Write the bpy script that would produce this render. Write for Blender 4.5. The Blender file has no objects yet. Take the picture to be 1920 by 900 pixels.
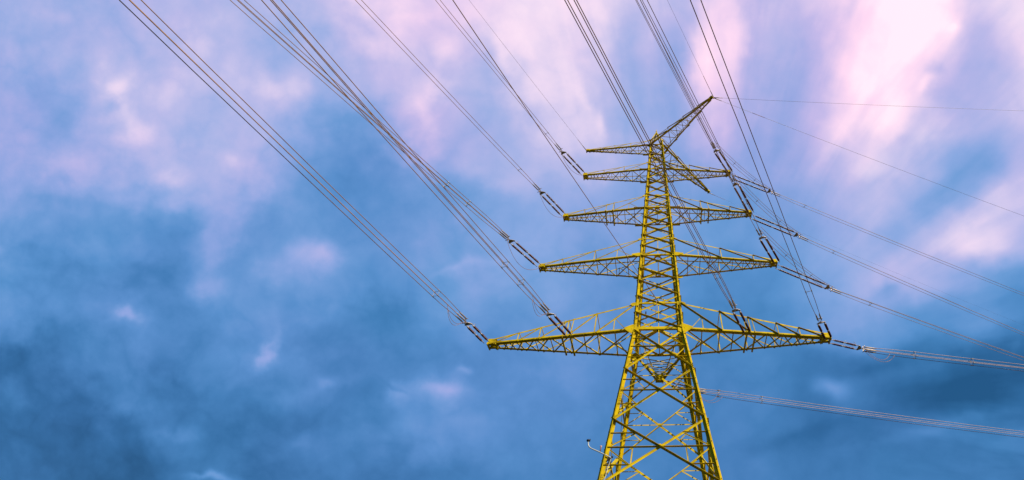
import bpy, bmesh, math, random
from mathutils import Vector, Matrix
random.seed(7)
C = bpy.context.scene
COL = C.collection
rad = math.radians

# ---------------------------------------------------------------- camera
TH, ROLL, FPX = rad(45.422), rad(0.66), 965.655
FW = Vector((0, math.cos(TH), math.sin(TH)))
R0 = Vector((1, 0, 0)); U0 = Vector((0, -math.sin(TH), math.cos(TH)))
RR = R0 * math.cos(ROLL) - U0 * math.sin(ROLL)
UU = R0 * math.sin(ROLL) + U0 * math.cos(ROLL)
cd = bpy.data.cameras.new('camera'); cam = bpy.data.objects.new('camera', cd); COL.objects.link(cam)
m = Matrix((RR, UU, -FW)).transposed().to_4x4(); m.translation = Vector((0, 0, 1.6))
cam.matrix_world = m
cd.sensor_width = 36; cd.lens = 36 * FPX / 1920; cd.shift_x = (960 - 1233) / 1920
cd.clip_start = 0.1; cd.clip_end = 9000
C.camera = cam
C.cycles.max_bounces = 3; C.cycles.diffuse_bounces = 1
C.render.resolution_x = 1024; C.render.resolution_y = 480

# ---------------------------------------------------------------- light
SUN_EL, SUN_AZ = 37, 138           # azimuth clockwise from +Y (the viewing direction)
sd = bpy.data.lights.new('sun', 'SUN'); sun = bpy.data.objects.new('sun', sd); COL.objects.link(sun)
sv = Vector((math.sin(rad(SUN_AZ)) * math.cos(rad(SUN_EL)), math.cos(rad(SUN_AZ)) * math.cos(rad(SUN_EL)), math.sin(rad(SUN_EL))))
sun.rotation_euler = sv.to_track_quat('Z', 'Y').to_euler()
sun.location = (0, 0, 90)
sd.energy = 5.0; sd.angle = rad(0.5); sd.color = (1.0, 0.92, 0.76)

C.view_settings.view_transform = 'Standard'; C.view_settings.look = 'None'
C.view_settings.exposure = 0; C.view_settings.gamma = 1

# ---------------------------------------------------------------- sky
W = bpy.data.worlds.new('World'); C.world = W; W.use_nodes = True
nt = W.node_tree; nt.nodes.clear()
def N(t, **k):
    n = nt.nodes.new(t)
    for a, b in k.items(): setattr(n, a, b)
    return n
def lk(a, b): nt.links.new(a, b)
def val(sock, v):
    if isinstance(v, (int, float)): sock.default_value = v
    elif isinstance(v, tuple): sock.default_value = v
    else: lk(v, sock)
def M(op, a, b=None, c=None, clamp=False):
    n = N('ShaderNodeMath', operation=op); n.use_clamp = clamp
    val(n.inputs[0], a)
    if b is not None: val(n.inputs[1], b)
    if c is not None: val(n.inputs[2], c)
    return n.outputs[0]
def DOT(a, v):
    n = N('ShaderNodeVectorMath', operation='DOT_PRODUCT'); lk(a, n.inputs[0]); n.inputs[1].default_value = tuple(v)
    return n.outputs['Value']
def NOISE(vec, scale, detail=4, rough=0.5, off=(0, 0, 0), dist=0.0):
    a = N('ShaderNodeVectorMath', operation='ADD'); lk(vec, a.inputs[0]); a.inputs[1].default_value = off
    n = N('ShaderNodeTexNoise'); lk(a.outputs[0], n.inputs['Vector'])
    n.inputs['Scale'].default_value = scale; n.inputs['Detail'].default_value = detail
    n.inputs['Roughness'].default_value = rough; n.inputs['Distortion'].default_value = dist
    return n.outputs['Fac']
tc = N('ShaderNodeTexCoord').outputs['Generated']
fwd = M('MAXIMUM', DOT(tc, FW), 0.12)
sx = M('DIVIDE', DOT(tc, RR), fwd); sy = M('DIVIDE', DOT(tc, UU), fwd)
# cloud co-ordinates: fixed directions of the sky, x to the east, y downwards (0..1 over the part that was surveyed)
cx = M('MULTIPLY_ADD', sx, FPX / 1920, 1233 / 1920)
cy = M('MULTIPLY_ADD', sy, -FPX / 900, 0.5)
comb = N('ShaderNodeCombineXYZ'); lk(M('MULTIPLY', cx, 2.1333), comb.inputs[0]); lk(cy, comb.inputs[1])
cv = comb.outputs[0]
# warp so that the cloud edges billow
w1 = M('SUBTRACT', NOISE(cv, 5.0, 3, 0.55, (3, 1, 0)), 0.5); w2 = M('SUBTRACT', NOISE(cv, 5.0, 3, 0.55, (9, 4, 2)), 0.5)
w3 = M('SUBTRACT', NOISE(cv, 17, 3, 0.55, (1, 7, 5)), 0.5); w4 = M('SUBTRACT', NOISE(cv, 17, 3, 0.55, (5, 2, 8)), 0.5)
lo = M('SUBTRACT', 1.15, M('MULTIPLY', cx, 0.75))       # smoother, more streaked cloud towards the right
WX = M('MULTIPLY_ADD', M('MULTIPLY', w1, lo), 0.11, cx); WX = M('MULTIPLY_ADD', M('MULTIPLY', w3, lo), 0.035, WX)
WY = M('MULTIPLY_ADD', M('MULTIPLY', w2, lo), 0.24, cy); WY = M('MULTIPLY_ADD', M('MULTIPLY', w4, lo), 0.075, WY)
ROWS = [
 [71,71,66,71,76,75,74,76,86,92,90,94,99,98,92,84,80,93,76,84,96,101,101,88,95],
 [69,68,69,72,78,78,73,66,78,88,88,90,99,98,88,78,76,90,72,78,94,101,101,78,92],
 [65,61,69,75,79,75,78,64,66,78,82,76,88,95,86,70,76,84,70,74,96,101,88,74,84],
 [64,58,64,78,75,71,73,62,50,64,84,66,72,90,84,64,70,74,66,70,92,97,76,66,78],
 [64,67,64,63,72,70,70,52,42,44,58,66,72,76,72,62,58,62,58,68,86,86,62,52,74],
 [58,49,50,51,57,66,53,44,38,38,44,50,60,60,58,56,52,46,48,60,72,72,52,66,84],
 [51,43,41,39,39,55,43,45,41,43,49,51,57,59,54,54,50,46,46,56,62,60,78,83,68],
 [35,31,35,31,29,43,39,45,41,39,41,47,47,51,46,42,38,34,34,48,60,70,62,48,42],
 [35,33,35,37,28,33,41,33,31,29,33,45,43,45,40,36,34,30,30,40,52,46,38,40,28],
 [13,21,27,30,29,31,37,37,29,27,31,33,37,41,36,34,30,28,30,21,20,19,16,10,8],
 [15,15,14,25,17,21,25,29,27,29,43,39,37,37,32,32,28,26,28,18,24,16,8,3,14],
 [12,10,5,10,19,16,18,20,24,32,36,32,33,34,30,28,26,26,22,16,16,18,20,22,20],
 [14,16,6,3,14,24,12,18,22,22,20,24,28,28,28,28,26,24,24,22,22,22,24,22,20]]
total = None
for j, row in enumerate(ROWS):
    r = N('ShaderNodeValToRGB'); cr = r.color_ramp; cr.interpolation = 'CARDINAL'
    while len(cr.elements) < len(row): cr.elements.new(0.5)
    for i, v in enumerate(row):
        cr.elements[i].position = i / (len(row) - 1)
    for i, v in enumerate(row):
        t = v / 110; cr.elements[i].color = (t, t, t, 1)
    lk(WX, r.inputs[0])
    d = M('SUBTRACT', 1.0, M('ABSOLUTE', M('SUBTRACT', M('MULTIPLY', M('MINIMUM', M('MAXIMUM', WY, 0.0), 1.0), 12.0), float(j))))
    mr = N('ShaderNodeMapRange', interpolation_type='SMOOTHSTEP'); lk(d, mr.inputs['Value'])
    v = M('MULTIPLY', r.outputs[0], mr.outputs['Result'])
    total = v if total is None else M('ADD', total, v)
total = M('MULTIPLY', total, 1.1)
# fine cloud structure
n1 = M('SUBTRACT', NOISE(cv, 6.0, 6, 0.55, (2, 5, 1), 0.4), 0.5)
n2 = M('SUBTRACT', NOISE(cv, 20, 5, 0.6, (7, 3, 3), 0.3), 0.5)
total = M('MULTIPLY_ADD', M('MULTIPLY', n1, lo), 0.20, total)
total = M('MULTIPLY_ADD', M('MULTIPLY', n2, lo), 0.09, total)
n3 = M('ABSOLUTE', M('SUBTRACT', NOISE(cv, 7.5, 5, 0.5, (12, 3, 6), 0.2), 0.5))       # billows: soft lumps with creased hollows between
total = M('MULTIPLY_ADD', M('MULTIPLY', M('SUBTRACT', n3, 0.07), lo), 0.42, total)
# long wind-drawn streaks that fan out from low in the sky
ax_ = M('SUBTRACT', M('MULTIPLY', cx, 2.1333), 1.42); ay_ = M('SUBTRACT', 0.85, cy)
ang = M('ARCTAN2', ax_, ay_); radl = M('SQRT', M('ADD', M('MULTIPLY', ax_, ax_), M('MULTIPLY', ay_, ay_)))
pc = N('ShaderNodeCombineXYZ'); lk(M('MULTIPLY', ang, 3.2), pc.inputs[0]); lk(M('MULTIPLY', radl, 1.1), pc.inputs[1])
st = M('SUBTRACT', NOISE(pc.outputs[0], 3.2, 4, 0.5, (1, 2, 3), 0.3), 0.5)
msk = N('ShaderNodeMapRange', interpolation_type='SMOOTHSTEP'); lk(M('SUBTRACT', M('MULTIPLY', cx, 1.0), M('MULTIPLY', cy, 0.25)), msk.inputs['Value'])
msk.inputs['From Min'].default_value = 0.36; msk.inputs['From Max'].default_value = 0.62
rm = N('ShaderNodeMapRange', interpolation_type='SMOOTHSTEP'); lk(radl, rm.inputs['Value']); rm.inputs['From Min'].default_value = 0.28; rm.inputs['From Max'].default_value = 0.75
total = M('MULTIPLY_ADD', M('MULTIPLY', M('MULTIPLY', st, msk.outputs['Result']), rm.outputs['Result']), 0.34, total)
# single cloud puffs, rifts and rims: x, y, half-lengths, turn, strength
pv = N('ShaderNodeCombineXYZ'); lk(M('MULTIPLY', M('ADD', WX, cx), 9.6), pv.inputs[0]); lk(M('MULTIPLY', M('ADD', WY, cy), 4.5), pv.inputs[1])
PUFFS = [(60, 560, 90, 40, 10, .06), (385, 545, 60, 34, 0, .07), (235, 596, 30, 12, 10, .10), (560, 500, 90, 30, -15, .06), (250, 500, 110, 28, 0, -.05), (620, 720, 90, 16, -20, .07), (700, 800, 120, 18, -10, -.05), (1850, 430, 60, 80, 45, .10), (1640, 420, 90, 40, -60, .06), (930, 545, 70, 22, -18, .06), (228, 172, 24, 20, 0, .20), (258, 215, 34, 18, 50, .12), (190, 165, 40, 16, 0, .06), (222, 198, 22, 9, -10, -.14), (300, 245, 20, 18, 0, .08), (320, 335, 28, 20, 20, .12),
  (440, 300, 22, 16, 0, .14), (410, 330, 50, 40, 0, .10), (130, 300, 60, 25, 10, .10), (540, 165, 62, 40, -20, .18), (90, 190, 60, 30, 60, -.05), (330, 60, 90, 30, 40, .06), (30, 60, 60, 60, 0, -.05), (655, 30, 60, 16, 35, -.10), (235, 595, 22, 10, 0, .14),
  (120, 380, 90, 14, 10, -.08), (506, 655, 9, 36, 22, .20), (498, 670, 22, 14, 0, .10), (590, 480, 50, 22, 0, .16), (870, 498, 42, 10, -12, .12), (380, 535, 45, 28, 0, .08),
  (745, 745, 16, 22, 30, .16), (800, 722, 36, 20, 10, .17), (850, 732, 42, 12, 5, .10), (862, 695, 12, 7, 0, .14), (745, 732, 14, 5, 40, -.10), (610, 710, 20, 14, 0, .12), (400, 892, 46, 9, 3, .22), (320, 806, 50, 12, 3, .10),
  (560, 840, 26, 16, 0, .08), (1560, 728, 28, 20, 15, .24), (1640, 690, 60, 14, -10, -.08), (1500, 812, 130, 16, -14, -.07), (1760, 735, 120, 34, -12, -.10), (1760, 805, 140, 12, -14, .08), (1665, 545, 30, 12, -25, -.12), (1680, 500, 70, 20, -35, .10),
  (1322, 110, 22, 110, 8, .13), (1375, 90, 30, 80, 12, .08), (1270, 140, 26, 160, 4, -.10), (1700, 60, 60, 120, 14, .10), (1650, 210, 45, 60, 25, .08), (1785, 55, 14, 14, 0, .10), (1752, 135, 22, 16, -30, -.10), (1735, 165, 26, 10, -50, .12), (1690, 260, 34, 16, -50, -.08),
  (1860, 360, 30, 90, 40, .10), (1125, 232, 14, 22, 10, .12), (1090, 180, 14, 60, -20, .08), (920, 130, 26, 60, -20, -.14), (830, 110, 22, 30, -20, .08), (800, 180, 16, 40, 10, .10), (960, 60, 60, 40, 0, .08), (700, 600, 90, 30, -12, -.06), (1180, 90, 20, 60, 0, -.06)]
for (bx, by, brx, bry, ba, amp) in PUFFS:
    mp = N('ShaderNodeMapping', vector_type='TEXTURE'); lk(pv.outputs[0], mp.inputs[0])
    mp.inputs['Location'].default_value = (bx / 100, by / 100, 0); mp.inputs['Rotation'].default_value = (0, 0, rad(ba)); mp.inputs['Scale'].default_value = (brx / 100, bry / 100, 1)
    dd = N('ShaderNodeVectorMath', operation='DOT_PRODUCT'); lk(mp.outputs[0], dd.inputs[0]); lk(mp.outputs[0], dd.inputs[1])
    total = M('MULTIPLY_ADD', M('POWER', 2.71828, M('MULTIPLY', dd.outputs['Value'], -1.0)), amp * (0.7 if bx < 480 and by < 450 else 0.95), total)
# the rest of the heavens, beyond the surveyed part: random clouds, darker than the visible ones
far = NOISE(tc, 2.4, 6, 0.6, (4, 4, 4), 0.5)
far = M('MULTIPLY_ADD', M('SUBTRACT', far, 0.5), 1.2, 0.16)     # unseen cloud, made dark only to cut the ambient light on the steel
ex = M('MAXIMUM', M('ABSOLUTE', M('SUBTRACT', cx, 0.5)), M('ABSOLUTE', M('SUBTRACT', cy, 0.5)))
em = N('ShaderNodeMapRange', interpolation_type='SMOOTHSTEP'); lk(ex, em.inputs['Value'])
em.inputs['From Min'].default_value = 0.53; em.inputs['From Max'].default_value = 0.95
mixf = N('ShaderNodeMix', data_type='FLOAT'); lk(em.outputs['Result'], mixf.inputs[0]); lk(total, mixf.inputs[2]); lk(far, mixf.inputs[3])
ramp = N('ShaderNodeValToRGB'); lk(M('MULTIPLY', mixf.outputs[0], 0.92), ramp.inputs[0])
def lin(c): return tuple(((x / 255) / 12.92 if x <= 10 else (((x / 255) + 0.055) / 1.055) ** 2.4) for x in c)
STOPS = [(0.00, (28, 84, 132)), (0.12, (44, 104, 158)), (0.24, (64, 125, 183)), (0.36, (86, 143, 203)), (0.46, (107, 155, 213)),
         (0.58, (138, 168, 224)), (0.68, (164, 178, 229)), (0.78, (188, 188, 233)), (0.87, (214, 203, 238)), (0.95, (238, 217, 243)), (1.02, (253, 227, 247)), (1.08, (255, 242, 253))]
cr = ramp.color_ramp; cr.interpolation = 'LINEAR'
while len(cr.elements) < len(STOPS): cr.elements.new(0.5)
for i, (p, c) in enumerate(STOPS): cr.elements[i].position = p * 0.92
for i, (p, c) in enumerate(STOPS): cr.elements[i].color = (*lin(c), 1)
tn = N('ShaderNodeMapRange'); lk(NOISE(cv, 2.6, 3, 0.5, (20, 3, 9), 0.2), tn.inputs['Value']); tn.inputs['From Min'].default_value = 0.38; tn.inputs['From Max'].default_value = 0.66
tint = N('ShaderNodeMix', data_type='RGBA'); lk(tn.outputs['Result'], tint.inputs[0]); tint.inputs[6].default_value = (0.98, 1.0, 1.0, 1); tint.inputs[7].default_value = (1.11, 0.965, 1.0, 1)
tm = N('ShaderNodeVectorMath', operation='MULTIPLY'); lk(ramp.outputs[0], tm.inputs[0]); lk(tint.outputs[2], tm.inputs[1])
cl10 = N('ShaderNodeVectorMath', operation='SCALE'); lk(tm.outputs[0], cl10.inputs[0]); cl10.inputs['Scale'].default_value = 10.5
sky = N('ShaderNodeTexSky', sky_type='NISHITA'); sky.sun_disc = False
sky.sun_elevation = rad(SUN_EL); sky.sun_rotation = rad(SUN_AZ)
mx = N('ShaderNodeMix', data_type='RGBA'); mx.inputs[0].default_value = 0.94
lk(sky.outputs[0], mx.inputs[6]); lk(cl10.outputs[0], mx.inputs[7])
bg = N('ShaderNodeBackground'); lk(mx.outputs[2], bg.inputs[0]); bg.inputs[1].default_value = 0.1
lk(bg.outputs[0], N('ShaderNodeOutputWorld').inputs[0])

# ---------------------------------------------------------------- materials
def mat(name, base, rough=0.5, metal=0.0, var=None, scale=3.0, bump=0.0, spec=0.5):
    mt = bpy.data.materials.new(name); mt.use_nodes = True; t = mt.node_tree; b = t.nodes['Principled BSDF']
    b.inputs['Roughness'].default_value = rough; b.inputs['Metallic'].default_value = metal
    b.inputs['Specular IOR Level'].default_value = spec
    if var:
        co = t.nodes.new('ShaderNodeTexCoord'); n = t.nodes.new('ShaderNodeTexNoise'); n.inputs['Scale'].default_value = scale
        n.inputs['Detail'].default_value = 6; n.inputs['Roughness'].default_value = 0.65
        t.links.new(co.outputs['Object'], n.inputs['Vector'])
        r = t.nodes.new('ShaderNodeValToRGB'); t.links.new(n.outputs['Fac'], r.inputs[0])
        r.color_ramp.elements[0].position = 0.36; r.color_ramp.elements[0].color = (*var, 1)
        r.color_ramp.elements[1].position = 0.56; r.color_ramp.elements[1].color = (*base, 1)
        t.links.new(r.outputs[0], b.inputs['Base Color'])
        if bump:
            bp = t.nodes.new('ShaderNodeBump'); bp.inputs['Strength'].default_value = bump; bp.inputs['Distance'].default_value = 0.02
            t.links.new(n.outputs['Fac'], bp.inputs['Height']); t.links.new(bp.outputs[0], b.inputs['Normal'])
    else: b.inputs['Base Color'].default_value = (*base, 1)
    return mt
YEL = mat('yellow_paint', (0.70, 0.485, 0.003), 0.72, 0, (0.42, 0.285, 0.010), 1.1, spec=0.1)
BOLT = mat('bolt_steel', (0.05, 0.045, 0.03), 0.6, 0.3)
INS = mat('brown_glaze', (0.10, 0.026, 0.016), 0.28, 0, (0.14, 0.045, 0.03), 5)
GALV = mat('galvanised_steel', (0.46, 0.37, 0.31), 0.5, 0.3, (0.30, 0.23, 0.18), 9)
WIRE = mat('weathered_conductor', (0.44, 0.22, 0.09), 0.55, 0.1, (0.28, 0.14, 0.07), 2)
WIREG = mat('dull_aluminium_conductor', (0.50, 0.36, 0.33), 0.5, 0.15, (0.36, 0.26, 0.24), 2)
GREYW = mat('earth_wire_steel', (0.22, 0.19, 0.18), 0.5, 0.4)
PALE = mat('pale_grey_tube', (0.5, 0.5, 0.44), 0.45, 0.2)
BLK = mat('black_plastic', (0.015, 0.015, 0.018), 0.4)
PINK = mat('pinkish_cap', (0.55, 0.3, 0.24), 0.5)
CONC = mat('concrete', (0.34, 0.32, 0.29), 0.9, 0, (0.24, 0.23, 0.2), 4, 0.4)
GRASS = mat('meadow_grass', (0.024, 0.03, 0.010), 0.95, 0, (0.014, 0.018, 0.007), 0.35, 0.6)

# ---------------------------------------------------------------- helpers
def tag(o, label=None, cat=None, group=None, kind=None):
    if label: o['label'] = label
    if cat: o['category'] = cat
    if group: o['group'] = group
    if kind: o['kind'] = kind
    return o
def empty(name, loc, label, cat, group=None):
    o = bpy.data.objects.new(name, None); COL.objects.link(o); o.location = loc; o.empty_display_size = 0.3
    return tag(o, label, cat, group)
class MB:
    def __init__(s): s.v = []; s.f = []; s.sm = []; s.cut = None
    def add(s, vs, fs, smooth=False):
        k = len(s.v); s.v += [tuple(x) for x in vs]
        for f in fs: s.f.append([i + k for i in f]); s.sm.append(smooth)
    def box(s, p, q, u, v, u0, u1, v0, v1):
        """bar from p to q, cross-section [u0,u1] along u by [v0,v1] along v"""
        vs = [e + u * a + v * b for e in (p, q) for a, b in ((u0, v0), (u1, v0), (u1, v1), (u0, v1))]
        s.add(vs, [(0, 1, 2, 3), (7, 6, 5, 4), (0, 4, 5, 1), (1, 5, 6, 2), (2, 6, 7, 3), (3, 7, 4, 0)])
    def angle(s, p, q, w, a, b, wb=None, t=0.016):
        """steel angle from p to q: its heel on the line, one flange along a, the other along b"""
        p = Vector(p); q = Vector(q); d = (q - p).normalized()
        a = Vector(a); a = (a - d * a.dot(d)).normalized()
        b = Vector(b); b = b - d * b.dot(d); b = (b - a * b.dot(a)).normalized()
        wb = wb or w
        prof = [(0, 0), (w, 0), (w, t), (t, t), (t, wb), (0, wb)]
        vs = [e + a * x + b * y for e in (p, q) for x, y in prof]
        fs = [(0, 1, 2, 3), (0, 3, 4, 5), (9, 8, 7, 6), (11, 10, 9, 6)] + [(i, i + 6, (i + 1) % 6 + 6, (i + 1) % 6) for i in range(6)]
        s.add(vs, fs)
    def tube(s, pts, r, n=6, cap=True, smooth=True):
        pts = [Vector(x) for x in pts]; k = len(s.v); rs = r if isinstance(r, (list, tuple)) else [r] * len(pts)
        ref = Vector((0, 0, 1)) if abs((pts[-1] - pts[0]).normalized().z) < 0.9 else Vector((1, 0, 0))
        for i, p in enumerate(pts):
            d = (pts[min(i + 1, len(pts) - 1)] - pts[max(i - 1, 0)]).normalized()
            u = d.cross(ref).normalized(); v = d.cross(u)
            for j in range(n):
                a = 2 * math.pi * j / n; s.v.append(tuple(p + u * math.cos(a) * rs[i] + v * math.sin(a) * rs[i]))
        for i in range(len(pts) - 1):
            for j in range(n):
                s.f.append([k + i * n + j, k + i * n + (j + 1) % n, k + (i + 1) * n + (j + 1) % n, k + (i + 1) * n + j]); s.sm.append(smooth)
        if cap:
            s.f.append([k + j for j in range(n)][::-1]); s.sm.append(False)
            s.f.append([k + (len(pts) - 1) * n + j for j in range(n)]); s.sm.append(False)
    def plate(s, pts, nrm, t=0.016):
        pts = [Vector(x) for x in pts]; nrm = Vector(nrm).normalized(); n = len(pts)
        vs = [p - nrm * t / 2 for p in pts] + [p + nrm * t / 2 for p in pts]
        s.add(vs, [list(range(n))[::-1], list(range(n, 2 * n))] + [(i, (i + 1) % n, (i + 1) % n + n, i + n) for i in range(n)])
    def build(s, name, mt, parent=None):
        me = bpy.data.meshes.new(name); me.from_pydata(s.v, [], s.f); me.materials.append(mt)
        if s.cut is not None:
            me.materials.append(BOLT); me.polygons.foreach_set('material_index', [0 if i < s.cut else 1 for i in range(len(s.f))])
        me.polygons.foreach_set('use_smooth', s.sm)
        bm = bmesh.new(); bm.from_mesh(me); bmesh.ops.recalc_face_normals(bm, faces=bm.faces); bm.to_mesh(me); bm.free()
        o = bpy.data.objects.new(name, me); COL.objects.link(o)
        if parent: o.parent = parent
        return o
X, Y, Z = Vector((1, 0, 0)), Vector((0, 1, 0)), Vector((0, 0, 1))
def lerp(a, b, t): return a + (b - a) * t

# ---------------------------------------------------------------- ground
g = MB()
NG = 48; RG = 4000
ring = [0, 8, 20, 45, 90, 200, 500, 1200, 2500, RG]
k = 0; g.v.append((0, 39, 0))
for r in ring[1:]:
    for j in range(NG):
        a = 2 * math.pi * j / NG
        g.v.append((r * math.cos(a), 39 + r * math.sin(a), (0.12 * math.sin(a * 5 + r) + 0.08 * math.sin(a * 11 + 2 * r)) if 45 < r < 3000 else 0))
for j in range(NG): g.f.append([0, 1 + j, 1 + (j + 1) % NG]); g.sm.append(True)
for i in range(len(ring) - 2):
    for j in range(NG):
        a = 1 + i * NG; g.f.append([a + j, a + NG + j, a + NG + (j + 1) % NG, a + (j + 1) % NG]); g.sm.append(True)
tag(g.build('ground', GRASS), kind='structure')

# ================================================================ the pylon
TW = Vector((0, 39, 0))
pyl = empty('lattice_pylon', TW, 'tall yellow steel lattice pylon with four tiers of crossarms and a three-armed peak', 'pylon')
pyl.rotation_euler.z = rad(-0.65)
ZA = [28.02, 37.32, 45.01, 52.55, 58.1]         # heights of the crossarms' bottom chords
ZU = [30.89, 39.68, 47.09, 53.87, 59.05]        # where their top chords meet the body
ZTOP = 59.05
def bw(z): return 2.22 + (28.02 - z) * 0.1436 if z < 28.02 else 2.22 - (z - 28.02) * 0.0445
def finw(z): return lerp(0.46, 0.36, z / 28.02) if z < 28.02 else lerp(0.35, 0.20, (z - 28.02) / 31)

# legs: star section of two angles, heel to heel
for sxg in (-1, 1):
    for syg in (-1, 1):
        mb = MB()
        zs = [0.35, 14.4, 28.02, 37.3, 45.0, 52.5, ZTOP]
        for z0, z1 in zip(zs[:-1], zs[1:]):
            w = (finw(z0) + finw(z1)) / 2; o0 = 0.42 * w; ins = 0.58 * w; of = 0.62 * w
            p = Vector((sxg * (bw(z0) - 0.42 * finw(z0)), syg * (bw(z0) - 0.42 * finw(z0)), z0))
            q = Vector((sxg * (bw(z1) - 0.42 * finw(z1)), syg * (bw(z1) - 0.42 * finw(z1)), z1))
            mb.box(p, q, X * sxg, Y * syg, -ins, o0, -0.016, 0.016)
            mb.box(p, q, Y * syg, X * sxg, 0.0165, of, -0.016, 0.016)
            mb.box(p, q, Y * syg, X * sxg, -ins * (1.5 if syg > 0 else 1), -0.0165, -0.016, 0.016)
            if z0 > 1:                       # splice plates with bolts' thickness
                d = (q - p).normalized()
                mb.box(p - d * 0.7, p + d * 0.7, X * sxg, Y * syg, -ins * 0.9, -0.03, 0.018, 0.034)
        # bolt heads at the splices belong to the leg's surface
        mb.cut = len(mb.f)
        for zz in (14.4, 21.0, 28.02, 37.3, 45.0):
            for i in range(-4, 5):
                for e in (0.30, 0.75):
                    z = zz + i * 0.16; c = bw(z) - 0.42 * finw(z)
                    px = sxg * (c - finw(z) * 0.58 * e); py = syg * (c + 0.022)
                    mb.tube([(px, py, z), (px, py + syg * 0.022, z)], 0.026, 6)
        leg = mb.build('leg', YEL, pyl)
        # step bolts up the leg
        if syg < 0:
            sb = MB(); sb.tube([(0, 0, 0), (0, -0.12, 0)], 0.026, 6); first = None
            z = 2.5; k = 0
            while z < 56:
                c = bw(z) - 0.42 * finw(z); fw = finw(z)
                if first is None: o_ = first = sb.build('step_bolt', BOLT, leg)
                else: o_ = first.copy(); COL.objects.link(o_); o_.parent = leg
                o_.location = (sxg * (c + fw * (0.20 if sxg > 0 else 0.36)), -c - 0.01, z)
                z += (0.42 if k % 2 else 0.62) * 1.3; k += 1

def fpt(face, s, z, inset=0.0):
    b = bw(z) - 0.42 * finw(z) * 0.9; c = b - inset
    return [Vector((s * b, -c, z)), Vector((c, s * b, z)), Vector((-s * b, c, z)), Vector((-c, -s * b, z))][face]
FN = [-Y, X, Y, -X]; FT = [X, Y, -X, -Y]
def panel_mesh(face, z0, z1, w, redundant=0, horiz=False):
    mb = MB(); n = FN[face]; t = FT[face]
    BL, BR, TL, TR = fpt(face, -1, z0), fpt(face, 1, z0), fpt(face, -1, z1), fpt(face, 1, z1)
    g1 = n * 0.02
    up = (TR - BL); perp = n.cross(up).normalized()
    if perp.z > 0: perp = -perp
    mb.angle(BL + g1, TR + g1, w, perp, n, w * 0.28)
    up = (BR - TL); perp = n.cross(up).normalized()
    if perp.z > 0: perp = -perp
    mb.angle(TL - n * 0.02, BR - n * 0.02, w * 0.5, perp, n, w * 1.75)
    wb, wt = (BR - BL).length, (TR - TL).length
    f = wb / (wb + wt); zc = lerp(z0, z1, f)
    cc = lerp(BL, TR, f)
    mb.plate([cc + t * a * w * 1.1 + Z * b_ * w * 1.1 + n * 0.045 for a, b_ in ((-1, 0), (-.3, .7), (.6, .8), (1, 0), (.4, -.9), (-.6, -.8))], n)
    if redundant:
        wr = w * 0.55
        L, R = fpt(face, -1, zc), fpt(face, 1, zc)
        mb.angle(L - n * 0.04, R - n * 0.04, wr * 0.9, -Z, n, wr * 1.4)
        for sgn, lower, upper, legp in ((-1, BL, TL, L), (1, BR, TR, R)):
            for cor in (lower, upper):
                fq = 0.5
                q = lerp(cc, cor, fq); q.z = q.z
                le = fpt(face, sgn, q.z)
                mb.angle(le - n * 0.03, q - n * 0.03, wr * 0.7, -Z, n, wr * 1.2)
                dd = (q - legp); pp = n.cross(dd).normalized()
                if pp.z > 0: pp = -pp
                mb.angle(legp - n * 0.05, q - n * 0.05, wr * 0.9, pp, n, wr * 0.5)
            if redundant > 1:
                q = lerp(cc, lower, 0.5); h = lerp(cc, legp, 0.52)
                hh = Vector((h.x, h.y, zc)) if True else h
                mb.angle(hh - n * 0.04, q - n * 0.04, wr * 0.9, t * (1 if sgn < 0 else -1), n, wr * 0.5)
    return mb
lower = [28.0, 23.84, 19.27, 14.41, 9.2, 4.6, 0.8]
upper = [28.02, 29.97, 31.95, 33.91, 35.52, 37.33, 38.86, 40.48, 41.99, 43.47, 45.02, 46.35, 47.5, 49.03, 50.54, 52.18, 53.67, 55.05, 56.41, 57.94]
for face in range(4):
    for i in range(len(lower) - 1):
        panel_mesh(face, lower[i + 1] + 0.05, lower[i] - 0.05, lerp(0.19, 0.16, (lower[i]) / 28), 2 if i >= 2 else 1).build('cross_bracing', YEL, pyl)
    for i in range(len(upper) - 1):
        z = upper[i]
        panel_mesh(face, upper[i] + 0.06, upper[i + 1] - 0.04, lerp(0.145, 0.085, (z - 28) / 30)).build('cross_bracing', YEL, pyl)

# horizontal frames (diaphragms) at each crossarm
for i, z in enumerate(ZA):
    mb = MB(); b = bw(z) - 0.12; w = [0.24, 0.17, 0.15, 0.13, 0.11][i]
    cs = [Vector((-b, -b, z)), Vector((b, -b, z)), Vector((b, b, z)), Vector((-b, b, z))]
    mids = [(cs[j] + cs[(j + 1) % 4]) / 2 for j in range(4)]
    for j in range(4):
        n = FN[j]
        mb.angle(cs[j] + n * 0.06, cs[(j + 1) % 4] + n * 0.06, w if i < 1 else w * .7, Z if i < 1 else Z, -n, w * 1.1)
        mb.angle(mids[j] - Z * 0.03, mids[(j + 1) % 4] - Z * 0.03, w * 0.25, Z, -n, w * 1.0)
        pw = w * 2.2
        if j in (0, 2):
            mb.plate([mids[j] + X * a * pw - n * (bq * pw) - Z * 0.02 for a, bq in ((-1.3, -0.1), (1.3, -0.1), (0.6, 0.8), (-0.6, 0.8))], Z)
    mb.angle(mids[0] - Z * 0.05, mids[2] - Z * 0.05, w * 0.35, Z, X, w * 0.35)
    mb.build('horizontal_frame', YEL, pyl)
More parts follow.
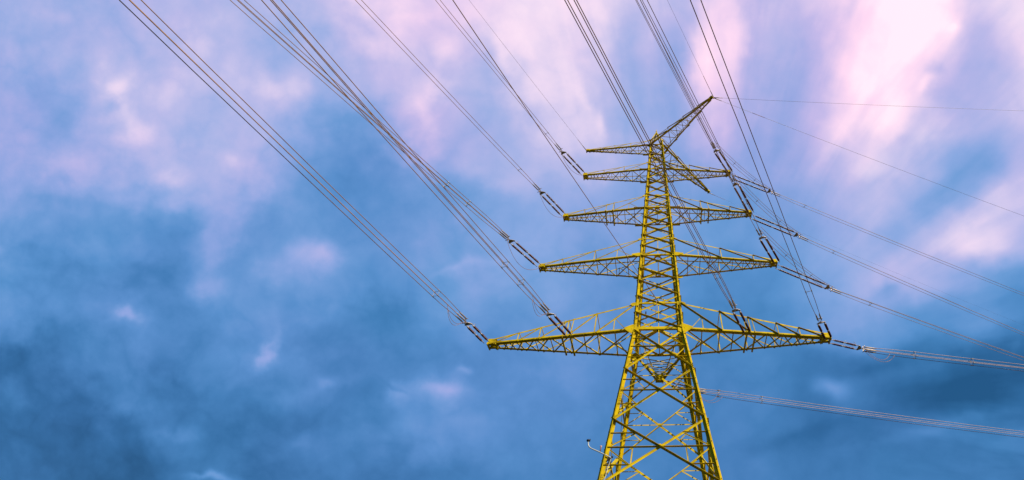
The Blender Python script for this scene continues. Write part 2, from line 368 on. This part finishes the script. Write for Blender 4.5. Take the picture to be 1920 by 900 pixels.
for i, z in enumerate(ZU[:4]):
    mb = MB(); b = bw(z) - 0.10; w = [0.14, 0.11, 0.1, 0.08][i]; pw = [0.34, 0.27, 0.24, 0.19][i]
    cs = [Vector((-b, -b, z)), Vector((b, -b, z)), Vector((b, b, z)), Vector((-b, b, z))]
    for j in range(4):
        n = FN[j]
        mb.angle(cs[j] + n * 0.07, cs[(j + 1) % 4] + n * 0.07, w, Z, -n, w * 0.9)
        mid = (cs[j] + cs[(j + 1) % 4]) / 2; t = FT[j]
        mb.plate([mid + t * a * pw + Z * c_ * pw + n * 0.09 for a, c_ in ((-1, -.65), (1, -.65), (1, .65), (-1, .65))], n)
    mb.build('tie_frame', YEL, pyl)
# centre hangers on the front and back faces between tie frame and bottom chord
for i in range(2):
    for face in (0, 2):
        mb = MB(); b = bw(ZA[i]) - 0.1; n = FN[face]
        mb.angle(n * (b + 0.03) + Z * (ZA[i] - (2.0 if i == 0 and face == 0 else 0)), n * (bw(ZU[i]) - 0.07) + Z * ZU[i], 0.07, X, -n)
        mb.build('hanger', YEL, pyl)

# crossarms
def crossarm(roots, tip, tdir, wt, ht, w, unodes, k=0.24, hangers=(), name='crossarm', plates='v', tiny=False, zig=False):
    """roots = near-lower, far-lower, near-upper, far-upper corners; tip = centre of tip; tdir = unit vector from near to far"""
    NL, FL, NU, FU = [Vector(r) for r in roots]; tip = Vector(tip); tdir = Vector(tdir)
    axis = (tip - (NL + FL) / 2).normalized()
    tNL, tFL = tip - tdir * wt, tip + tdir * wt
    tNU, tFU = tNL + Z * ht, tFL + Z * ht
    t0 = 0.014
    # lattice first: it is the arm's own mesh
    mb = MB()
    near_n = (NL - FL).normalized()
    nl = lambda t: lerp(NL, tNL, t); fl = lambda t: lerp(FL, tFL, t); nu = lambda t: lerp(NU, tNU, t); fu = lambda t: lerp(FU, tFU, t)
    ts = [0.0]; 
    while ts[-1] < 0.90: ts.append(ts[-1] + max(k * (1 - ts[-1]), 0.045))
    ts[-1] = 0.96
    wr = w * 0.52
    for i in range(len(ts) - 1):
        a, b = ts[i], ts[i + 1]
        ws = wr * (1.1 - 0.45 * a)
        mb.angle(nl(a) - Z * 0.012, fl(b) - Z * 0.012, ws * 1.25, axis, Z, ws * 0.18, t0)
        if not zig: mb.angle(fl(a) - Z * 0.03, nl(b) - Z * 0.03, ws * 1.1, axis, Z, ws * 0.6, t0)
        if i < 2 and not tiny:
            h = (a + b) / 2; mb.angle(nl(h) - Z * 0.045, fl(h) - Z * 0.045, ws * 0.7, axis, Z, ws * 0.6, t0)
        if i < 4 or tiny: mb.angle(nl(b) - Z * 0.02, fl(b) - Z * 0.02, ws * 0.7, axis, Z, ws * 0.6, t0)
    for lo_, up_, nn in ((nl, nu, near_n), (fl, fu, -near_n)):
        un = [0.0] + list(unodes) + [0.96]
        for i in range(len(un) - 1):
            a, b = un[i], un[i + 1]; ws = wr * 1.0 * (1.1 - 0.35 * a)
            dd = lo_(b) - up_(a); pp = nn.cross(dd).normalized(); pp = -pp if pp.z > 0 else pp
            mb.angle(up_(a) + nn * 0.01, lo_(b) + nn * 0.01, ws, pp, nn, ws * (1.4 if axis.x > 0 else 0.4), t0)
            if i: mb.angle(lo_(a) + nn * 0.01, up_(a) + nn * 0.01, ws * 0.85, axis, -nn, ws * 0.5, t0)
            if i == 0 and not tiny:                         # redundants of the long first diagonal
                q = lerp(up_(a), lo_(b), 0.5); ta = (a + b) / 2
                mb.angle(q, lo_(ta), ws * 0.6, axis, -nn, ws * 0.5, t0)
                mb.angle(q, lo_(ta * 0.35), ws * 0.6, pp, -nn, ws * 0.5, t0)
    # top face: light zig-zag between the two top chords
    for i, (a, b) in enumerate(zip([0.0] + list(unodes), list(unodes) + [0.96])):
        if a == 0: continue
        mb.angle(nu(a), fu(a), wr * 0.6, axis, -Z, wr * 0.5, t0)
    arm = mb.build(name, YEL, pyl)
    for A_, B_, ww, fa, fb, wb in ((NL, tNL, w * 0.68, Z, -near_n, w * 1.8), (FL, tFL, w * 0.5, Z, near_n, w * 1.4), (NU, tNU, w * 0.62, -Z, -near_n, w * .45), (FU, tFU, w * 0.55, -Z, near_n, w * .4)):
        c = MB(); c.angle(A_, B_, ww, fa, fb, wb); c.build('chord', YEL, arm)
    # tip box: two cross plates and side cheeks
    tp = MB()
    back = tip - axis * 0.62 * (w / 0.18)
    for base, ex in ((tip, 0.10), (back, 0.08)):
        tp.box(base - tdir * (wt + ex) - Z * 0.06, base + tdir * (wt + ex) - Z * 0.06, axis, Z, -0.05, 0.05, -0.07, 0.14)
    tp.box(back - tdir * (wt + 0.02) + Z * 0.02, tip - tdir * (wt + 0.02) + Z * 0.02, tdir, Z, -0.014, 0.014, -0.05, ht + 0.1)
    tp.box(back + tdir * (wt + 0.02) + Z * 0.02, tip + tdir * (wt + 0.02) + Z * 0.02, tdir, Z, -0.014, 0.014, -0.05, ht + 0.1)
    tp.plate([tip - tdir * wt + Z * (ht + .06), tip + tdir * wt + Z * (ht + .06), back + tdir * wt + Z * (ht + .1), back - tdir * wt + Z * (ht + .1)], Z)
    tp.build('tip_bracket', YEL, arm)
    for h in hangers:
        hb = MB(); a, b = nl(h), fl(h); d = (b - a).normalized()
        hb.box(a - d * 0.22 - Z * 0.10, b + d * 0.22 - Z * 0.10, axis, Z, -0.07, 0.07, -0.05, 0.08)
        hb.box(nl(h) + near_n * 0.03, nu(h * 0.985) + near_n * 0.03, axis, near_n, -0.03, 0.03, -0.01, 0.05)
        hb.build('hanger_beam', YEL, arm)
    for rp, nn in ((NL, near_n), (FL, -near_n)):
        gp = MB()
        if plates == 'v':
            q = rp + nn * 0.045; s_ = w / 0.2
            gp.plate([q + axis * a * s_ + Z * b * s_ for a, b in ((-0.45, 0.1), (-0.10, 0.42), (0.05, 0.44), (0.72, 0.15), (0.72, -0.0), (0.10, -0.5), (-0.08, -0.5), (-0.45, -.25))], nn)
        elif plates == 's':
            q = rp + nn * 0.045; s_ = w / 0.2
            gp.plate([q + axis * a * s_ + Z * b * s_ for a, b in ((-0.35, 0.2), (0.15, 0.34), (1.0, 0.16), (1.0, 0.0), (0.2, -0.25), (-0.35, -.15))], nn)
        else:
            s_ = w / 0.16
            gp.plate([rp + axis * a * s_ - nn * b * s_ - Z * 0.03 for a, b in ((-0.5, -0.06), (1.25, -0.06), (1.25, 0.16), (0.3, 0.34), (-0.5, 0.34))], Z)
        gp.build('gusset_plate', YEL, arm)
    for rp, nn in ((NU, near_n), (FU, -near_n)):
        up = MB(); q = rp + nn * 0.04; s_ = w / 0.2
        up.plate([q + axis * a * s_ + Z * b * s_ for a, b in ((-0.3, 0.18), (0.22, 0.1), (0.45, -0.05), (0.25, -0.25), (-0.3, -0.2))], nn)
        up.build('upper_gusset', YEL, arm)
    return arm

ARMX = [15.3, 12.15, 10.6, 9.05, 9.2]
UN = [(0.26, 0.45, 0.64, 0.79), (0.45, 0.77), (0.38, 0.74), (0.37, 0.68), (0.33, 0.66)]
AW = [0.215, 0.165, 0.15, 0.13, 0.10]
HG = [(0.425, 0.482), (), (0.385, 0.475), (), ()]
for i in range(4):
    z = ZA[i]; b = bw(z) - 0.04; bu = bw(ZU[i]) - 0.04
    for sg in (-1, 1):
        crossarm([(sg * b, -b, z), (sg * b, b, z), (sg * bu, -bu, ZU[i]), (sg * bu, bu, ZU[i])],
                 (sg * ARMX[i], 0, z), Y, 0.34 if i else 0.40, 0.36 if i == 0 else 0.26, AW[i], UN[i], hangers=HG[i],
                 plates='v' if i == 0 else 's' if i == 1 else 'h')
# short crossarm reaching away behind the body at the lowest tier
z = ZA[0]; b = bw(z) - 0.04; bu = bw(ZU[0]) - 0.04
crossarm([(b, b, z), (-b, b, z), (bu, bu, ZU[0]), (-bu, bu, ZU[0])], (0, 6.61, z), -X, 0.34, 0.36, 0.15, (0.35, 0.68), k=0.3, plates='h', tiny=True)
# the three arms of the peak that carry the earth wires
z = ZA[4]; b = bw(z) - 0.03; bu = bw(ZTOP) - 0.03
crossarm([(-b, -b, z), (-b, b, z), (-bu, -bu, ZTOP), (-bu, bu, ZTOP)], (-9.2, 0, z), Y, 0.13, 0.12, 0.125, (0.3, 0.55, 0.78), k=0.18, plates='h', tiny=True, zig=False, name='peak_arm')
for tipxy in ((6.92, -7.44), (7.24, 7.37)):
    ax = Vector((*tipxy, 0)).normalized(); td = Vector((-ax.y, ax.x, 0))
    s2 = -1 if tipxy[1] < 0 else 1
    # roots on the two legs of the diagonal across the arm
    if s2 < 0: c1, c2 = Vector((-b, -b, z)), Vector((b, b, z)); u1, u2 = Vector((-bu, -bu, ZTOP)), Vector((bu, bu, ZTOP)); tdv = td
    else: c1, c2 = Vector((b, -b, z)), Vector((-b, b, z)); u1, u2 = Vector((bu, -bu, ZTOP)), Vector((-bu, bu, ZTOP)); tdv = td
    crossarm([c1, c2, u1, u2], (*tipxy, z), tdv, 0.13, 0.12, 0.125, (0.3, 0.55, 0.78), k=0.17, plates='h', tiny=True, name='peak_arm')
# peak pyramid
mb = MB(); apex = Vector((0, 0, 62.4)); bt = bw(ZTOP) - 0.05
for sx_, sy_ in ((-1, -1), (1, -1), (1, 1), (-1, 1)):
    mb.angle((sx_ * bt, sy_ * bt, ZTOP), apex, 0.12, (-sx_, 0, 0), (0, -sy_, 0))
for zz in (60.1, 61.1):
    f = (zz - ZTOP) / (62.4 - ZTOP); q = bt * (1 - f)
    cs = [Vector((-q, -q, zz)), Vector((q, -q, zz)), Vector((q, q, zz)), Vector((-q, q, zz))]
    for j in range(4): mb.angle(cs[j], cs[(j + 1) % 4], 0.07, Z, -FN[j])
f0 = [Vector((a * bt, b_ * bt, ZTOP)) for a, b_ in ((-1, -1), (1, -1), (1, 1), (-1, 1))]
q = bt * (1 - (60.1 - ZTOP) / (62.4 - ZTOP)); f1 = [Vector((a * q, b_ * q, 60.1)) for a, b_ in ((-1, -1), (1, -1), (1, 1), (-1, 1))]
for j in range(4): mb.angle(f0[j], f1[(j + 1) % 4], 0.06, Z, -FN[j])
mb.tube([(0, 0, 62.3), (0, 0, 62.75)], 0.05)
mb.build('peak', YEL, pyl)
# footings
for sx_ in (-1, 1):
    for sy_ in (-1, 1):
        f = MB(); b0 = bw(0.35) - 0.2
        c = Vector((sx_ * b0, sy_ * b0, 0))
        f.tube([c - Z * 0.3, c + Z * 0.33, c + Z * 0.38], [0.62, 0.58, 0.5], 20)
        f.build('footing', CONC, pyl)

# ================================================================ insulator strings
def string_template(L, name='insulator_string'):
    root = bpy.data.objects.new(name, None); COL.objects.link(root); root.empty_display_size = 0.3
    e = L - 0.75                              # the rods end here, the yoke and clamps follow
    sep = 0.27
    for sgn in (-1, 1):
        y = sgn * sep
        lk_ = MB(); lk_.tube([(0.0, y, 0), (0.42, y, 0)], 0.035, 6); 
        mid = (0.42 + e - 0.3) / 2
        lk_.tube([(0.37, y, 0), (0.47, y, 0)], 0.075, 8); lk_.build('link', GALV, root)
        lk_ = MB(); lk_.tube([(mid - 0.2, y, 0), (mid - 0.1, y, 0), (mid - 0.09, y, 0), (mid + 0.09, y, 0), (mid + 0.1, y, 0), (mid + 0.2, y, 0)], [0.075, 0.075, 0.05, 0.05, 0.075, 0.075], 8)
        lk_.tube([(mid, y, 0.0), (mid, y, 0.22), (mid + 0.12, y, 0.3)], 0.018, 5); lk_.build('link', GALV, root)
        lk_ = MB(); lk_.tube([(e - 0.35, y, 0), (e - 0.25, y, 0), (e - 0.24, y, 0), (e + 0.05, y, 0)], [0.075, 0.075, 0.035, 0.035], 8)
        lk_.tube([(e - 0.3, y, 0.0), (e - 0.32, y, 0.25), (e - 0.5, y, 0.33)], 0.018, 5); lk_.build('link', GALV, root)
        for x0, x1 in ((0.46, mid - 0.19), (mid + 0.19, e - 0.34)):
            mb = MB(); n = int((x1 - x0) / 0.062); pts = []; rs = []
            for i in range(n):
                xa = lerp(x0, x1, i / n); st = (x1 - x0) / n
                pts += [(xa, y, 0), (xa + st * 0.45, y, 0), (xa + st * 0.6, y, 0)]; rs += [0.058, 0.105, 0.058]
            pts.append((x1, y, 0)); rs.append(0.058)
            mb.tube(pts, rs, 10); mb.build('insulator_rod', INS, root)
    yk = MB()
    yk.plate([(e, -sep - 0.1, 0), (e, sep + 0.1, 0), (e + 0.10, sep + 0.1, 0), (e + 0.34, 0.13, 0), (e + 0.34, -0.13, 0), (e + 0.10, -sep - 0.1, 0)], Z, 0.03)
    yk.tube([(e + 0.3, 0, 0), (e + 0.52, 0, 0)], 0.05, 8)
    yk.plate([(e + 0.5, 0, -0.26), (e + 0.5, 0, 0.26), (e + 0.62, 0, 0.26), (e + 0.62, 0, -0.26)], Y, 0.03)
    for zz in (-0.2, 0.2): yk.tube([(e + 0.6, -0.24, zz), (e + 0.6, 0.24, zz)], 0.035, 6)
    yk.build('yoke', GALV, root)
    return root
def copy_thing(src):
    r = src.copy(); COL.objects.link(r)
    for ch in src.children:
        c = ch.copy(); COL.objects.link(c); c.parent = r
    return r
templ = {}
def place_string(P0, P1, label):
    d = P1 - P0; L = d.length
    key = min((3.6, 4.6, 6.1), key=lambda k: abs(k - L))
    if key not in templ: templ[key] = string_template(key); r = templ[key]
    else: r = copy_thing(templ[key])
    xa = d.normalized(); ya = Z.cross(xa).normalized(); za = xa.cross(ya)
    M_ = Matrix((xa, ya, za)).transposed().to_4x4(); M_.translation = P0
    r.matrix_world = M_ @ Matrix.Diagonal((L / key, 1, 1, 1))
    r.location = P0
    return tag(r, label, 'insulator', 'insulator strings that tie the conductors to the crossarms')

# ================================================================ conductors
def wpath(P, az, sl, L, n):
    a = Vector((math.sin(az), math.cos(az), 0)); out = []
    for i in range(n + 1):
        t = L * (i / n) ** 1.6; out.append(P + a * t - Z * (sl * t - 0.0004 * t * t))
    return out
def bundle(P, azd, sl, label, L=240, sep=0.40, r=0.024, loops=True, spacers=(5.2,), nw=4, group='conductor bundles', wm=None):
    az = rad(azd); a = Vector((math.sin(az), math.cos(az), 0)); side = Vector((a.y, -a.x, 0)); up = side.cross(a); up = up if up.z > 0 else -up
    root = empty('conductor_bundle', P, label, 'cable', group)
    offs = [(-1, -1), (1, -1), (1, 1), (-1, 1)] if nw == 4 else [(-1, -.8), (1, -.8), (0, .9)] if nw == 3 else [(-1, 0), (1, 0)]
    base = wpath(Vector((0, 0, 0)), az, sl, L, 46)
    for ox, oy in offs:
        o = side * ox * sep / 2 + up * oy * sep / 2
        mb = MB(); jit = random.uniform(-0.0012, 0.0012)
        pts = []
        for p in base:
            t = p.length; s_ = min(1.0, 0.62 + t * 0.12)
            pts.append(p + o * s_ + Z * jit * t + side * random.uniform(-.0006, .0006) * t)
        mb.tube(pts, r, 5); w_ = mb.build('wire', wm or WIRE, root)
        cl = MB(); d = (pts[1] - pts[0]).normalized()
        q = o * 0.62
        cl.tube([q - a * 0.12, q + a * 0.1, q + a * 0.75 - Z * sl * 0.75, q + a * 1.0 - Z * sl], [0.03, 0.065, 0.06, 0.03], 8)
        cl.build('dead_end_clamp', GALV, root)
    for t in spacers:
        c = a * t - Z * (sl * t - 0.0004 * t * t); sp = MB()
        for (ox, oy) in offs:
            q = c + (side * ox + up * oy) * sep / 2
            sp.tube([q - a * 0.16, q + a * 0.16], 0.036, 6)
        if nw > 2:
            for i_ in range(nw):
                q0 = c + (side * offs[i_][0] + up * offs[i_][1]) * sep / 2; q1 = c + (side * offs[(i_ + 1) % nw][0] + up * offs[(i_ + 1) % nw][1]) * sep / 2
                sp.tube([q0, q1], 0.016, 5)
        else: sp.tube([c - side * sep / 2, c + side * sep / 2], 0.02, 5)
        sp.build('spacer', GALV, root)
    if loops:
        for j, (o1, len_) in enumerate(((-1, 2.6), (1, 2.1))):
            lp = MB(); q = side * o1 * sep * 0.32 - up * sep * 0.4
            lp.tube([q + a * (len_ * t) - Z * (0.85 * math.sin(math.pi * t) ** 0.8 + sl * len_ * t) for t in [i / 12 for i in range(13)]], 0.016, 5)
            lp.build('clamp_loop', WIRE, root)
    return root
# name: (arm attachment, clamp point, azimuth, slope) relative to the pylon's centre
LN = {
 'W1': ((-15.34, -.35, 28.02), (-16.37, -3.91, 27.89), -164.59, .08, 'the lowest left crossarm tip', ''),
 'W2': ((-7.84, -1.25, 28.0), (-9.16, -5.29, 27.67), -162.25, .08, 'the middle of the lowest left crossarm', ''),
 'W3': ((-12.13, -.3, 37.32), (-14.48, -4.61, 37.11), -152.80, .08, 'the second left crossarm from below', ''),
 'W4': ((-10.54, -.3, 45.01), (-12.68, -4.24, 44.82), -153.08, .08, 'the third left crossarm from below', ''),
 'W5': ((-9.02, -.3, 52.55), (-11.26, -4.47, 51.89), -153.91, .08, 'the left crossarm just under the peak', ''),
 'W8': ((7.84, -1.3, 28.0), (6.16, -5.58, 27.67), -158.15, .08, 'the middle of the lowest right crossarm', ''),
 'W9': ((15.14, -.35, 28.02), (13.28, -4.42, 27.08), -156.31, .08, 'the lowest right crossarm tip', ''),
 'W10a': ((12.19, -.3, 37.32), (9.59, -5.60, 36.05), -154.72, .08, 'the second right crossarm from below', ''),
 'W10b': ((10.64, -.3, 45.01), (8.07, -5.37, 44.42), -153.95, .08, 'the third right crossarm from below', ''),
 'W10c': ((9.11, -.3, 52.55), (6.64, -5.03, 50.95), -154.24, .08, 'the right crossarm just under the peak', ''),
 'R1': ((9.15, 0.2, 52.5), (14.59, 2.24, 51.69), 67.22, .12, 'the right crossarm just under the peak', ''),
 'R2': ((10.66, 0.2, 45.0), (16.61, 2.73, 44.20), 64.93, .12, 'the third right crossarm from below', ''),
 'R3': ((12.2, 0.2, 37.3), (18.16, 2.36, 35.94), 68.20, .12, 'the second right crossarm from below', ''),
 'R4': ((15.3, 0.0, 28.0), (18.34, .22, 27.25), 85.06, .10, 'the lowest right crossarm tip', ''),
 'R5': ((0.3, 6.62, 28.0), (3.66, 7.17, 27.30), 82.47, .10, 'the short crossarm behind the pylon body', ''),
}
CL = {}
for k_, (p0, p1, az, sl, where, _) in LN.items():
    P0 = TW + Vector(p0); P1 = TW + Vector(p1); CL[k_] = P1
    away = k_[0] == 'R'
    if away:
        slab = 'brown twin insulators stretching right from ' + where
        blab = 'cable bundle running off right from ' + where
    else:
        slab = 'brown twin insulators pointing overhead from ' + where
        blab = 'cable bundle rising overhead from ' + where
    place_string(P0, P1, slab)
    big = k_ in ('W1', 'W2', 'R4', 'R5')
    bundle(P1, az, sl, blab, L=300 if away else 240, sep={'W1': .46, 'W2': .46, 'W3': .40, 'W9': .44, 'R4': .42, 'R5': .46}.get(k_, .38),
           loops=big, spacers={'W1': (4.0,), 'W2': (4.2, 6.5), 'W3': (5.2, 7.8), 'W4': (3.2,), 'W5': (2.6,), 'R4': (4.4, 9.5), 'R5': (2.2, 6.5)}.get(k_, (4.5,)),
           nw=2 if k_ in ('W9', 'W4', 'W5', 'W10a', 'W10b', 'W10c') else 3 if k_ in ('R1', 'R2', 'R3') else 4, wm=WIREG if away else None, group='conductor bundles strung away to the right' if away else 'conductor bundles strung overhead')

# jumpers: from the incoming clamp round the arm's end to the outgoing clamp
def jumper(A, B, sag, n, label, sp=0.30):
    root = empty('jumper_cable', A, label, 'cable', 'jumper cables looping at the crossarm ends')
    d = (B - A); side = Vector((d.y, -d.x, 0)).normalized()
    for i in range(n):
        o = side * (i - (n - 1) / 2) * sp + Z * (0.12 * (i % 2))
        mb = MB(); mb.tube([d * t + o - Z * sag * 4 * t * (1 - t) * (1 + 0.06 * i) for t in [j / 20 for j in range(21)]], 0.019, 5)
        mb.build('wire', WIRE, root)
    mb = MB(); c = d * 0.5 - Z * sag
    for t in (0.33, 0.66):
        c = d * t - Z * sag * 4 * t * (1 - t); mb.tube([c - side * sp * 0.6, c + side * sp * 0.6 + Z * 0.1], 0.03, 5)
    if n > 1: mb.build('spacer', GALV, root)
jumper(CL['W10c'] + Vector((-.3, -.8, 0)), CL['R1'], 0.8, 3, 'slack jumper cables beside the right crossarm just under the peak')
jumper(CL['W10b'] + Vector((-.3, -.8, 0)), CL['R2'], 0.8, 3, 'slack jumper cables beside the third right crossarm from below')
jumper(CL['W10a'] + Vector((-.3, -.8, 0)), CL['R3'], 0.8, 3, 'slack jumper cables beside the second right crossarm from below')
jumper(CL['W3'] + Vector((0, 0, -.1)), TW + Vector((-12.0, -.3, 37.1)), 1.7, 1, 'thin cable drooping under the insulators of the second left crossarm from below')
jumper(CL['W4'] + Vector((0, 0, -.1)), TW + Vector((-10.4, -.3, 44.8)), 1.5, 1, 'thin cable drooping under the insulators of the third left crossarm from below')
jumper(CL['W5'] + Vector((0, 0, -.1)), TW + Vector((-8.9, -.3, 52.4)), 1.4, 1, 'thin cable drooping under the insulators of the left crossarm just under the peak')

# single lines
def single(P, azd, sl, L, r, label, mt, group, sleeve=(), name='earth_wire'):
    root = empty(name, P, label, 'cable', group)
    mb = MB(); pts = wpath(Vector((0, 0, 0)), rad(azd), sl, L, 46); mb.tube(pts, r, 5); mb.build('wire', mt, root)
    a = Vector((math.sin(rad(azd)), math.cos(rad(azd)), 0))
    cl = MB(); cl.tube([a * 0.0, a * 0.5 - Z * sl * .5, a * 1.1 - Z * sl * 1.1], [0.05, 0.05, 0.03], 7); cl.build('clamp', GALV, root)
    for t0_, t1_ in sleeve:
        s_ = MB(); s_.tube([a * t - Z * (sl * t - .0004 * t * t) for t in (t0_, (t0_ + t1_) / 2, t1_)], r + 0.014, 6); s_.build('armour_sleeve', WIRE, root)
EG = 'thin earth wires from the peak arms'
single(TW + Vector((-9.25, -.05, 58.1)), -153.52, .08, 240, 0.013, 'thin earth wire rising to the top edge from the left peak arm', GREYW, EG, ((1.0, 1.9),))
single(TW + Vector((6.95, -7.5, 58.15)), -154.22, .08, 240, 0.013, 'thin earth wire rising to the top edge from the near right peak arm', GREYW, EG, ((1.2, 3.2),))
single(TW + Vector((7.0, -7.44, 58.1)), 88.63, .08, 300, 0.013, 'thin earth wire running nearly level to the right from the near right peak arm', GREYW, EG)
single(TW + Vector((7.0, -7.40, 58.1)), 68.80, .08, 300, 0.016, 'thin earth wire slanting down to the right from the near right peak arm', GREYW, EG, ((5.2, 6.9),))
single(TW + Vector((7.3, 7.4, 58.1)), 63.83, .08, 300, 0.007, 'very faint earth wire leaving the far right peak arm', GREYW, EG, ((1.0, 2.6),))
single(TW + Vector((0, -2.22, 30.95)), -159.23, .08, 240, 0.026, 'single cable crossing in front of the left crossarms to a plate on the pylon body', WIRE, 'conductor bundles strung overhead', ((0.6, 1.9), (2.2, 2.6)), name='single_cable')
root = empty('drooping_lead', TW + Vector((0, -2.28, 30.9)), 'slack thin lead hanging inside the pylon body above the lowest crossarms', 'cable')
mb = MB(); mb.tube([(-0.15, -0.2, -0.1), (-0.22, 0.25, -0.8), (-0.3, 0.6, -1.5), (-0.55, 0.9, -1.9), (-0.9, 1.0, -1.95), (-1.1, 1.0, -1.5), (-1.15, 1.0, -0.6)], 0.018, 6); mb.build('wire', WIRE, root)
mb = MB(); mb.tube([(-1.15, 1.0, -0.6), (-1.15, 1.0, -0.35)], 0.06, 8); mb.build('clamp', GALV, root)

# sensor mast on the left front leg
root = empty('sensor_mast', (-3.3, 35.2, 16.2), 'bent pale pipe with small black sensor, clamped to the left front leg', 'sensor')
o = Vector((-3.3, 35.2, 16.2)); rel = lambda x, y, z: Vector((x, y, z)) - o
mb = MB(); mb.tube([rel(-3.30, 35.2, 16.15), rel(-3.45, 35.2, 16.28), rel(-4.2, 35.2, 16.64), rel(-4.75, 35.2, 16.88), rel(-4.90, 35.2, 16.98), rel(-4.97, 35.2, 17.12), rel(-5.0, 35.2, 17.36)], 0.045, 8)
mb.build('pipe', PALE, root)
mb = MB(); q = rel(-5.0, 35.2, 17.42)
mb.tube([q - Z * 0.06, q - Z * 0.02, q + Z * 0.06, q + Z * 0.1], [0.06, 0.13, 0.13, 0.06], 12); mb.tube([q + X * 0.1 - Z * 0.05, q + X * 0.13 + Z * 0.12], 0.035, 6)
mb.build('sensor_head', BLK, root)
mb = MB(); q = rel(-4.12, 35.2, 16.66); mb.tube([q, q + Z * 0.3 + X * 0.03, q + Z * 0.38 + X * .03], [0.04, 0.05, 0.09], 8); mb.build('cap', PINK, root)
mb = MB(); mb.box(rel(-3.62, 35.22, 16.05), rel(-3.22, 35.22, 16.3), Y, Z, -0.06, 0.06, -0.05, 0.05); mb.box(rel(-3.75, 35.2, 15.75), rel(-3.3, 35.2, 15.95), Y, Z, -0.05, 0.05, -0.03, 0.03); mb.build('bracket', BLK, root)
mb = MB(); mb.tube([rel(-3.35, 35.15, 16.1), rel(-3.58, 35.05, 15.2), rel(-3.75, 34.9, 14.2), rel(-4.2, 34.4, 10.0), rel(-5.4, 33.2, 1.5), rel(-5.6, 33.1, 0.1)], 0.022, 6); mb.build('cable', PALE, root)
